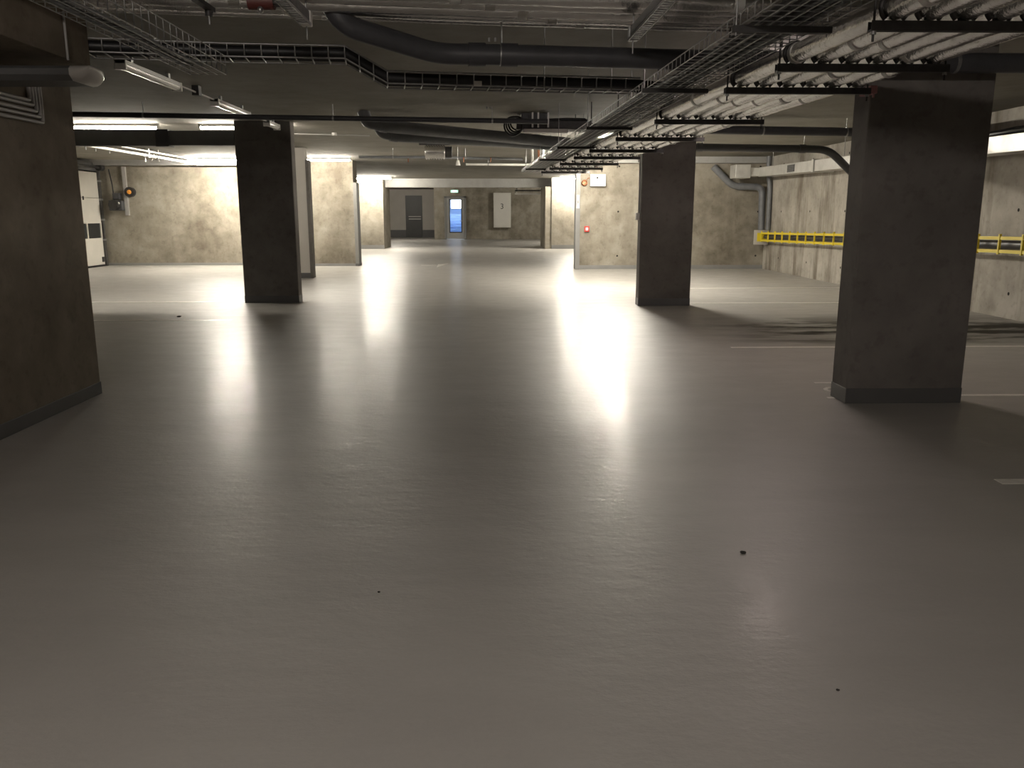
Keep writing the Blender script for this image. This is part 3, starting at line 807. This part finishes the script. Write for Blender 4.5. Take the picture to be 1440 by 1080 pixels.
# ================================================================== RIGHT WALL DUCT
ds = thing('sheet_duct', (6.9, 16, 2.33), 'long galvanised sheet duct high along the right wall', 'duct')
secs = [(21.2, 17.6), (17.56, 14.9), (14.86, 12.35), (12.22, 9.2), (9.16, 5)]
def dzc(y): return 2.345 + (y - 11.5) * .0118
for a, b in secs: MB().bar((6.90, b, dzc(b)), (6.90, a, dzc(a)), .40, .225).build('duct_section', 'duct', ds, bevel=.006)
for y in (17.58, 14.88, 12.28, 9.18): MB().bar((6.895, y - .05, dzc(y)), (6.895, y + .05, dzc(y)), .45, .265).build('flange', 'strut' if y == 12.28 else 'duct', ds, bevel=.004)
for y in (18.9, 11.75):
    z = dzc(y)
    g = MB().box(6.692, 6.70, y - .22, y + .22, z - .08, z + .08).build('vent_grille', 'ink', ds)
    q = MB()
    for k in range(5): q.box(6.684, 6.694, y - .22, y + .22, z - .075 + k * .034, z - .061 + k * .034)
    q.build('louvre', 'steel_grey', g)
for y in (20.3, 16.2, 10.4):
    MB().tube([(6.75, y, dzc(y) + .10), (6.75, y, CEIL)], .006, 6).build('threaded_rod', 'galv', ds)
p = at(1040, 244, Y=21.4)
eb = thing('duct_end_box', (p.x, 21.4, 2.33), 'pale square sheet-metal box at the end of the wall duct', 'duct box')
MB().box(p.x - .19, p.x + .19, 21.1, 21.6, 2.31, 2.64).build('box_casing', 'duct', eb, bevel=.01)
MB().box(p.x + .19, 6.72, 21.2, 21.5, 2.36, 2.57).build('neck', 'duct', eb, bevel=.01)
# dark flexible bundle on top of duct
tag(MB().tube([(6.8, 6 + k * .5, dzc(6 + k * .5) + .16 + .012 * math.sin(k * 2.1)) for k in range(17)], .045, 10).build('cable_bundle', 'black', None, origin=(6.8, 10, 2.72)), 'dark cable bundle lying on top of the wall duct', 'cable bundle')

# ================================================================== YELLOW GUARD
def gz(y): return .855 + (21.6 - y) * (.185 / 11.0)
t = thing('yellow_guard', (7.05, 16, .9), 'yellow guard cage running along the right wall around a pipe', 'guard rail')
gy0, gy1 = 7.0, 21.6
for o, nm in ((.09, 'upper_rail'), (-.09, 'lower_rail')):
    MB().bar((7.02, gy0, gz(gy0) + o), (7.02, gy1, gz(gy1) + o), .045, .045).build(nm, 'yellow', t)
y = gy1
while y > gy0:
    MB().bar((7.005, y, gz(y) - .13), (7.005, y, gz(y) + .145), .03, .03, (0, 1, 0)).build('post', 'yellow', t)
    MB().bar((7.0, y, gz(y) + .09), (7.25, y, gz(y) + .09), .025, .025).build('wall_stay', 'yellow', t)
    y -= .51
tag(MB().tube([(7.14, gy0, gz(gy0)), (7.14, gy1 + .2, gz(gy1))], .055, 14).build('guarded_pipe', 'pvc', None, origin=(7.14, 14, .9)), 'dark pipe running inside the yellow guard cage', 'pipe')
t = thing('end_plate', (6.9, 21.75, .8), 'pale square plate at the far end of the yellow guard', 'plate')
MB().box(6.85, 7.22, 21.70, 21.76, gz(21.7) - .20, gz(21.7) + .17).build('plate', 'plaster', t, bevel=.006)
MB().box(6.92, 7.15, 21.69, 21.70, gz(21.7) - .12, gz(21.7) + .10).build('plate_panel', 'yellow', t)

# ================================================================== MID-AISLE CEILING CLUTTER
# cable coil station
p = at(765, 172, Y=12.6)
zc = p.z
t = thing('cable_station', p, 'dark rack of coiled cables with shiny straps hung over the aisle', 'cable rack')
X0, X1 = at(712, 175, Y=12.6).x, at(832, 175, Y=12.6).x
MB().box(X0 + .15, X1, 12.55, 12.95, zc - .10, zc + .02).build('rack_tray', 'strut', t, bevel=.01)
MB().box(X0 + .22, X0 + .62, 12.6, 12.9, zc + .02, zc + .22).build('control_unit', 'pvc', t, bevel=.015)
MB().box(X0 + .25, X1 - .35, 12.5, 12.62, zc - .15, zc - .10).build('underside_lip', 'fitting', t, bevel=.006)
for px in (749, 757, 771):
    x = at(px, 168, Y=12.5).x
    MB().box(x - .012, x + .012, 12.50, 12.52, zc - .08, zc + .16).build('strap', 'duct', t)
    MB().box(x - .012, x + .012, 12.50, 12.60, zc + .15, zc + .17).build('strap_hook', 'duct', t)
for k in range(4):
    c = Vector((X0 + .10 + .02 * k, 12.55 + .07 * k, zc - .06 + .02 * k)); R = .13 - .012 * k
    MB().tube([c + Vector((R * math.cos(a), .01 * math.sin(3 * a), R * math.sin(a))) for a in [2 * PI * j / 24 for j in range(25)]], .013, 7).build('cable_coil', 'black', t)
for k in range(5):
    MB().tube([(X0 + .3, 12.6 + .06 * k, zc + .02 + .01 * k), (X0 + .9, 12.62 + .06 * k, zc + .05), (X1 - .1, 12.65 + .06 * k, zc + .05), (X1 + .2, 12.8 + .05 * k, zc - .10)], .018, 7).build('cable_length', 'black', t)
for x in (X0 + .3, X1 - .1): MB().tube([(x, 12.75, zc), (x, 12.75, CEIL)], .006, 6).build('threaded_rod', 'galv', t)

# ribbed heater / flexible duct
a = at(598, 214, Y=17.5); b = at(626, 214, Y=17.5)
t = thing('flexible_duct', ((a.x + b.x) / 2, 17.5, a.z), 'short ribbed foil duct hanging over the far aisle', 'duct')
pts, rad = [], []
n = 16
for k in range(n + 1):
    pts.append(Vector((a.x + (b.x - a.x) * k / n, 17.5, a.z))); rad.append(.15 if k % 2 else .118)
MB().tube(pts, .14, 20, True, rad).build('ribbed_hose', 'foil', t)
MB().tube([Vector((b.x, 17.5, a.z)), Vector((b.x + .14, 17.5, a.z))], .11, 18).build('spigot', 'strut', t)
MB().box(a.x - .12, b.x + .1, 17.46, 17.54, a.z + .14, a.z + .17).build('hanger_strip', 'strut', t)
MB().tube([((a.x + b.x) / 2, 17.5, a.z + .16), ((a.x + b.x) / 2, 17.5, CEIL)], .006, 6).build('threaded_rod', 'galv', t)
# pipes with sprinkler heads across the far aisle
za = at(560, 221, Y=19.5).z
pts = [at(505, 221, Y=19.2), at(600, 221, Y=19.3), at(735, 224, Y=19.6)]
t = pipe_thing('sprinkler_pipe', pts, .03, 'pvc_grey', 'slim grey pipe with sprinkler heads across the far aisle', brackets=((0, .5), (1, .4)))
for px in (574, 652, 690):
    q = at(px, 221, Y=19.35); s = MB().tube([q + Vector((0, 0, -.11)), q], .014, 8)
    s.build('sprinkler_head', 'copper', t)
q = at(760, 232, Y=22.0); w = at(655, 231, Y=22.0)
pipe_thing('pale_pipe', [w, q], .03, 'white', 'slim pale pipe across the aisle behind the ribbed duct', brackets=((0, .3), (0, .8)))
p = at(644, 228, Y=19.0)
t = thing('hanging_detector', (p.x, 19.0, p.z), 'small white cone detector hanging on a rod over the far aisle', 'detector')
MB().tube([(p.x, 19, p.z - .07), (p.x, 19, p.z + .04)], .05, 14, True, [.055, .03]).build('cone', 'white', t)
MB().tube([(p.x, 19, p.z), (p.x, 19, CEIL)], .006, 6).build('threaded_rod', 'galv', t)
# drops at the end of the wire tray
dl = ['left pale cable drop at the far end of the long tray', 'middle brown cable drop at the far end of the long tray', 'right pale cable drop at the far end of the long tray']
for i, (px, mt) in enumerate(((748, 'white'), (757, 'copper'), (762, 'fitting'))):
    p = at(px, 232, Y=18.3 + .1 * i)
    tag(MB().tube([(p.x, p.y, 2.36), (p.x + .01, p.y, 2.6), (p.x, p.y + .02, CEIL)], .026, 8).build('cable_drop', mt, None, origin=p), dl[i], 'cable', 'cable drops at the far end of the tray')
# wall lamp / plug pink thing on brown column
p = at(1230, 124, X=2.73)
t = thing('pink_cap', (2.72, 6.3, p.z), 'dusty pink cap at the top left corner of the brown column', 'cap')
MB().box(2.70, 2.755, 6.12, 6.30, p.z - .035, p.z + .02).build('cap_body', 'pink', t, bevel=.006)
MB().bar((2.73, 6.13, p.z - .03), (2.735, 6.14, p.z - .06), .012, .012, (1, 0, 0)).build('lead', 'pink', t)
# ceiling bolts: paired shiny drop anchors
for i, (px, py) in enumerate(((692, 53), (687, 150))):
    p = at(px, py, Z=CEIL)
    t = thing('ceiling_anchor', p, ['pair of shiny anchor bolts in the ceiling above the drain pipe clamp', 'pair of shiny anchor bolts in the ceiling beyond the cable ladder'][i], 'bolt')
    for s in (-1, 1): MB().tube([(p.x + s * .025, p.y, CEIL - .03), (p.x + s * .025, p.y, CEIL)], .009, 8).build('bolt', 'galv', t)

# ================================================================== FAR END
yf = 48.0
def fx(px): return at(px, 300, Y=yf - .05).x
t = thing('steel_door', ((fx(626) + fx(655)) / 2, yf, 0), 'grey steel door with a tall lit window in the distant brown wall', 'door')
xa, xb = fx(625), fx(655.5); xm, xn = fx(633), fx(648.5); hz = at(640, 276, Y=yf).z
z0w, z1w = at(640, 326, Y=yf).z, at(640, 281, Y=yf).z
MB().box(xa + .12, xm, 47.90, 47.96, .02, hz - .1).box(xn, xb - .12, 47.90, 47.96, .02, hz - .1).box(xm, xn, 47.90, 47.96, .02, z0w).box(xm, xn, 47.90, 47.96, z1w, hz - .1).build('door_leaf', 'door_grey', t)
MB().box(xa, xa + .12, 47.86, 48, 0, hz).box(xb - .12, xb, 47.86, 48, 0, hz).box(xa, xb, 47.86, 48, hz - .1, hz).build('door_frame', 'steel_grey', t, bevel=.01)
mg, nt, b = new_mat('clear door glass')
b.inputs['Transmission Weight'].default_value = 1; b.inputs['Roughness'].default_value = .02; b.inputs['IOR'].default_value = 1.02
pane = MB().box(xm, xn, 47.925, 47.935, z0w, z1w).build('window_pane', mg, t)
q = MB()
for x0_, x1_, zz0, zz1 in ((xm - .05, xm, z0w - .05, z1w + .05), (xn, xn + .05, z0w - .05, z1w + .05), (xm, xn, z0w - .05, z0w), (xm, xn, z1w, z1w + .05)): q.box(x0_, x1_, 47.88, 47.90, zz0, zz1)
q.build('window_bead', 'dark_door', t)
MB().box(xb - .34, xb - .22, 47.85, 47.90, 1.0, 1.06).build('door_handle', 'galv', t)
# the wall is pierced behind the glass by a small lit stairwell
bpy.data.objects.remove(bpy.data.objects['wall_far'])
hw = MB().box(-3.2, xa, 48.0, 48.3, 0, CEIL).box(xb, 7.4, 48.0, 48.3, 0, CEIL).box(xa, xb, 48.0, 48.3, hz, CEIL)
struct(hw.build('wall_far', 'wall'), 'distant brown concrete wall around the grey glazed door', 'wall')
st = MB().box(xa - .36, xb + .36, 52.4, 52.6, 0, 3.2).box(xa - .36, xa - .25, 48.3, 52.4, 0, 3.2).box(xb + .25, xb + .36, 48.3, 52.4, 0, 3.2).box(xa - .25, xb + .25, 48.3, 52.4, CEIL, 3.2)
struct(st.build('wall_stairwell', 'blue'), 'pale blue stairwell seen through the window of the grey door', 'wall')
t = thing('stair_flight', ((xa + xb) / 2, 50.5, 0), 'pale blue stairs seen through the window of the grey door', 'stairs')
for k in range(8): MB().box(xa - .2, xb + .2, 49.4 + k * .3, 51.95, k * .175, (k + 1) * .175).build('step', 'blue', t, bevel=.02)
t = thing('added_stair_light', ((xa + xb) / 2, 50.6, CEIL), 'added light over the stairs, brightening the window of the grey door', 'ceiling light')  # added lamp that grades the glow in the door window
MB().box(xa + .2, xb - .2, 50.3, 50.9, CEIL - .06, CEIL).build('light_body', 'white', t)
MB().box(xa + .22, xb - .22, 50.32, 50.88, CEIL - .075, CEIL - .06).build('diffuser', emit('added stair light panel', (.80, .90, 1.0), 110), t)
struct(bx(-3.2, -3.0, 48.3, 52.0, 0, CEIL).build('wall_recess_return', 'wall_y'), 'narrow brown concrete return right of the distant plastered wall', 'wall')
t = thing('added_stair_glow', ((xa + xb) / 2, 52.3, 1.9), 'added glowing panel whitening the top of the grey door window', 'added light')  # glowing panel added to turn the upper window white
MB().box(xa + .15, xb - .15, 52.32, 52.40, 1.72, 2.35).build('light_body', 'white', t)
MB().box(xa + .18, xb - .18, 52.30, 52.32, 1.75, 2.32).build('diffuser', emit('added stair glow panel', (.90, .96, 1.0), 5), t)
# exit sign
p = at(639, 269, Y=yf - .1)
t = thing('exit_sign', (p.x, yf, p.z), 'small glowing exit sign above the distant grey door', 'sign')
MB().box(p.x - .22, p.x + .22, 47.85, 48.0, p.z - .08, p.z + .08).build('sign_box', 'white', t)
MB().box(p.x - .20, p.x + .20, 47.845, 47.85, p.z - .065, p.z + .065).build('sign_face', 'green', t)
MB().box(p.x - .10, p.x - .02, 47.84, 47.845, p.z - .05, p.z + .05).build('running_figure', 'sign_white', t)
MB().prism([(p.x + .02, p.z - .02), (p.x + .09, p.z - .02), (p.x + .09, p.z - .05), (p.x + .16, p.z), (p.x + .09, p.z + .05), (p.x + .09, p.z + .02), (p.x + .02, p.z + .02)], 1, 47.84, 47.845).build('arrow', 'sign_white', t)
# cabinet with 3
xa2, xb2 = at(694, 300, Y=47.6).x, at(718.5, 300, Y=47.6).x; zl, zh = at(705, 320, Y=47.6).z, at(705, 271, Y=47.6).z
t = thing('wall_cabinet', ((xa2 + xb2) / 2, 47.8, zl), 'tall pale cabinet marked 3 mounted on the distant wall', 'cabinet')
MB().box(xa2, xb2, 47.6, 48.0, zl, zh).build('cabinet_body', 'bulk', t, bevel=.01)
MB().box(xa2 + .03, xb2 - .03, 47.585, 47.6, zl + .03, zh - .03).build('cabinet_door', 'bulk', t, bevel=.006)
fc = bpy.data.curves.new('bay_figure', 'FONT'); fc.body = '3'; fc.size = .42; fc.extrude = .004; fc.align_x = 'CENTER'; fc.align_y = 'CENTER'
fc.materials.append(M['ink'])
tmp = bpy.data.objects.new('tmp', fc); col.objects.link(tmp); bpy.context.view_layer.update()
fm = bpy.data.meshes.new_from_object(tmp.evaluated_get(bpy.context.evaluated_depsgraph_get())); bpy.data.objects.remove(tmp)
fo = bpy.data.objects.new('figure', fm); col.objects.link(fo); fo.parent = t
pz = at(706, 290.5, Y=47.58)
fo.location = Vector((pz.x, 47.58, pz.z)) - WORLD[t.name]; fo.rotation_euler = (PI / 2, 0, 0)
# dark doorway in the plaster recess
yr = 52.0
xa3, xb3 = at(572.5, 300, Y=yr).x, at(592, 300, Y=yr).x; zd = at(580, 277, Y=yr).z
t = thing('charcoal_door', ((xa3 + xb3) / 2, yr, 0), 'charcoal door with two pale bars in the distant plastered wall', 'door')
MB().box(xa3, xb3, 51.93, 52.0, 0, zd).build('door_leaf', 'dark_door', t)
MB().box(xa3 - .08, xa3, 51.9, 52, 0, zd + .08).box(xb3, xb3 + .08, 51.9, 52, 0, zd + .08).box(xa3, xb3, 51.9, 52, zd, zd + .08).build('door_frame', 'dark_door', t)
for py in (304.5, 308):
    z = at(580, py, Y=51.9).z
    MB().box(xa3 + .1, xb3, 51.88, 51.93, z - .025, z + .025).build('push_bar', 'fitting', t)
struct(bx(-7.4, xa3 - .08, 51.985, 52.0, 0, .45).build('baseboard_recess_left', 'skirt'), 'dark skirting left of the charcoal door', 'skirting')
struct(bx(xb3 + .08, -3.2, 51.985, 52.0, 0, .45).build('baseboard_recess_right', 'skirt'), 'dark skirting right of the charcoal door', 'skirting')
# pale batten fitting at the far right under the beam
a = at(724, 272, Y=40); b = at(762, 272, Y=40)
t = thing('hanging_batten', ((a.x + b.x) / 2, 40, a.z), 'white batten on a dark bracket beside the tall cabinet', 'ceiling light')
MB().box(a.x, b.x, 39.95, 40.05, a.z - .06, a.z + .03).build('batten_body', 'white', t, bevel=.01)
MB().box(a.x, b.x + .1, 39.98, 40.02, a.z + .10, a.z + .16).build('bracket_bar', 'strut', t)
for x in (a.x + .05, b.x - .1): MB().box(x, x + .06, 39.98, 40.02, a.z, CEIL).build('drop_strap', 'white', t)

# ================================================================== FLOOR MARKINGS
def line(x0, x1, y0, y1, label, name='bay_line', group='white bay lines'):
    tag(bx(x0, x1, y0, y1, 0, .0025).build(name, 'paint', None, origin=((x0 + x1) / 2, (y0 + y1) / 2, 0)), label, 'floor marking', group)
def fy(py): return at(720, py, Z=0).y
line(2.79, 7.2, fy(683) - .04, fy(683) + .04, 'nearest white bay line, at the right edge of the view')
line(3.70, 7.2, fy(559.5) - .03, fy(559.5) + .03, 'white bay line running right from the foot of the brown column')
line(2.64, 7.2, fy(490) - .035, fy(490) + .035, 'white bay line behind the brown column, by the dark tyre dirt')
line(3.2, 7.2, fy(427) - .04, fy(427) + .04, 'white bay line running right from the black right column')
line(3.0, 7.2, fy(406) - .05, fy(406) + .05, 'farthest white bay line, in front of the call point wall')
line(-10.5, -4.1, fy(423.5) - .06, fy(423.5) + .06, 'bright white bay line left of the black left column')
line(-10.5, -3.6, fy(449) - .035, fy(449) + .035, 'faint white bay line in front of the black left column')
# bay number strokes half hidden by the brown column
t = thing('bay_number', (2.7, 6.75, 0), 'worn white bay number beside the foot of the brown column', 'floor marking')
a, b = at(1145, 538.5, Z=0), at(1173, 538.5, Z=0)
MB().box(a.x, b.x, a.y - .02, a.y + .02, 0, .0025).build('stroke', 'paint', t)
arc = [at(x, y, Z=.001) for x, y in ((1173, 545), (1165, 545), (1160, 547), (1163, 549), (1172, 550.5))]
m = MB()
for p, q in zip(arc, arc[1:]): m.bar(p, q, .035, .002)
m.build('curved_stroke', 'paint', t)
a, b = at(1163, 559.5, Z=0), at(1172, 559.5, Z=0)
MB().box(a.x, b.x + .02, a.y - .02, a.y + .02, 0, .0025).build('stroke', 'paint', t)
# worn arrow far down the aisle
c = at(612, 373, Z=0)
t = thing('floor_arrow', c, 'worn white arrow painted far down the aisle', 'floor marking')
MB().box(c.x - .40, c.x + .05, c.y - .04, c.y + .04, 0, .0025).build('shaft', 'paint', t)
MB().prism([(c.x + .1, c.y - .9), (c.x + .35, c.y + .9), (c.x + .05, c.y + .5)], 2, 0, .0025).build('arrow_head', 'paint', t)
# grit
gl = ['dark grit speck on the floor above the pinkish reflection', 'dark grit speck on the floor right of the pinkish reflection', 'dark grit speck in the middle of the near floor', 'dark grit speck near the left floor reflection']
for i, (px, py, s) in enumerate(((1045, 778, .013), (1178, 971, .006), (533, 833, .006), (252, 446, .03))):
    p = at(px, py, Z=0)
    m = MB().ball((p.x, p.y, s * .35), s, 8, 5, .4)
    for v in m.v: v.x += random.uniform(-.2, .2) * s; v.y += random.uniform(-.2, .2) * s
    tag(m.build('grit_speck', 'dirt', None, origin=p), gl[i], 'grit', 'grit on the floor')

# ================================================================== CAMERA, WORLD, RENDER LOOK
cam = bpy.data.cameras.new('camera'); co = bpy.data.objects.new('camera', cam); col.objects.link(co)
cam.sensor_fit = 'HORIZONTAL'; cam.sensor_width = 36; cam.lens = F / 1440 * 36
cam.clip_start = .05; cam.clip_end = 200
co.location = (0, 0, EYE)
co.rotation_euler = (PI / 2 - PITCH, 0, -YAW)
sc.camera = co
w = bpy.data.worlds.new('dark'); sc.world = w; w.use_nodes = True
w.node_tree.nodes['Background'].inputs[0].default_value = (0, 0, 0, 1)
sc.view_settings.view_transform = 'Standard'; sc.view_settings.look = 'None'
sc.view_settings.exposure = 0; sc.view_settings.gamma = 1
sc.cycles.use_denoising = True
sc.cycles.max_bounces = 8; sc.cycles.diffuse_bounces = 5
sc.cycles.sample_clamp_indirect = 6
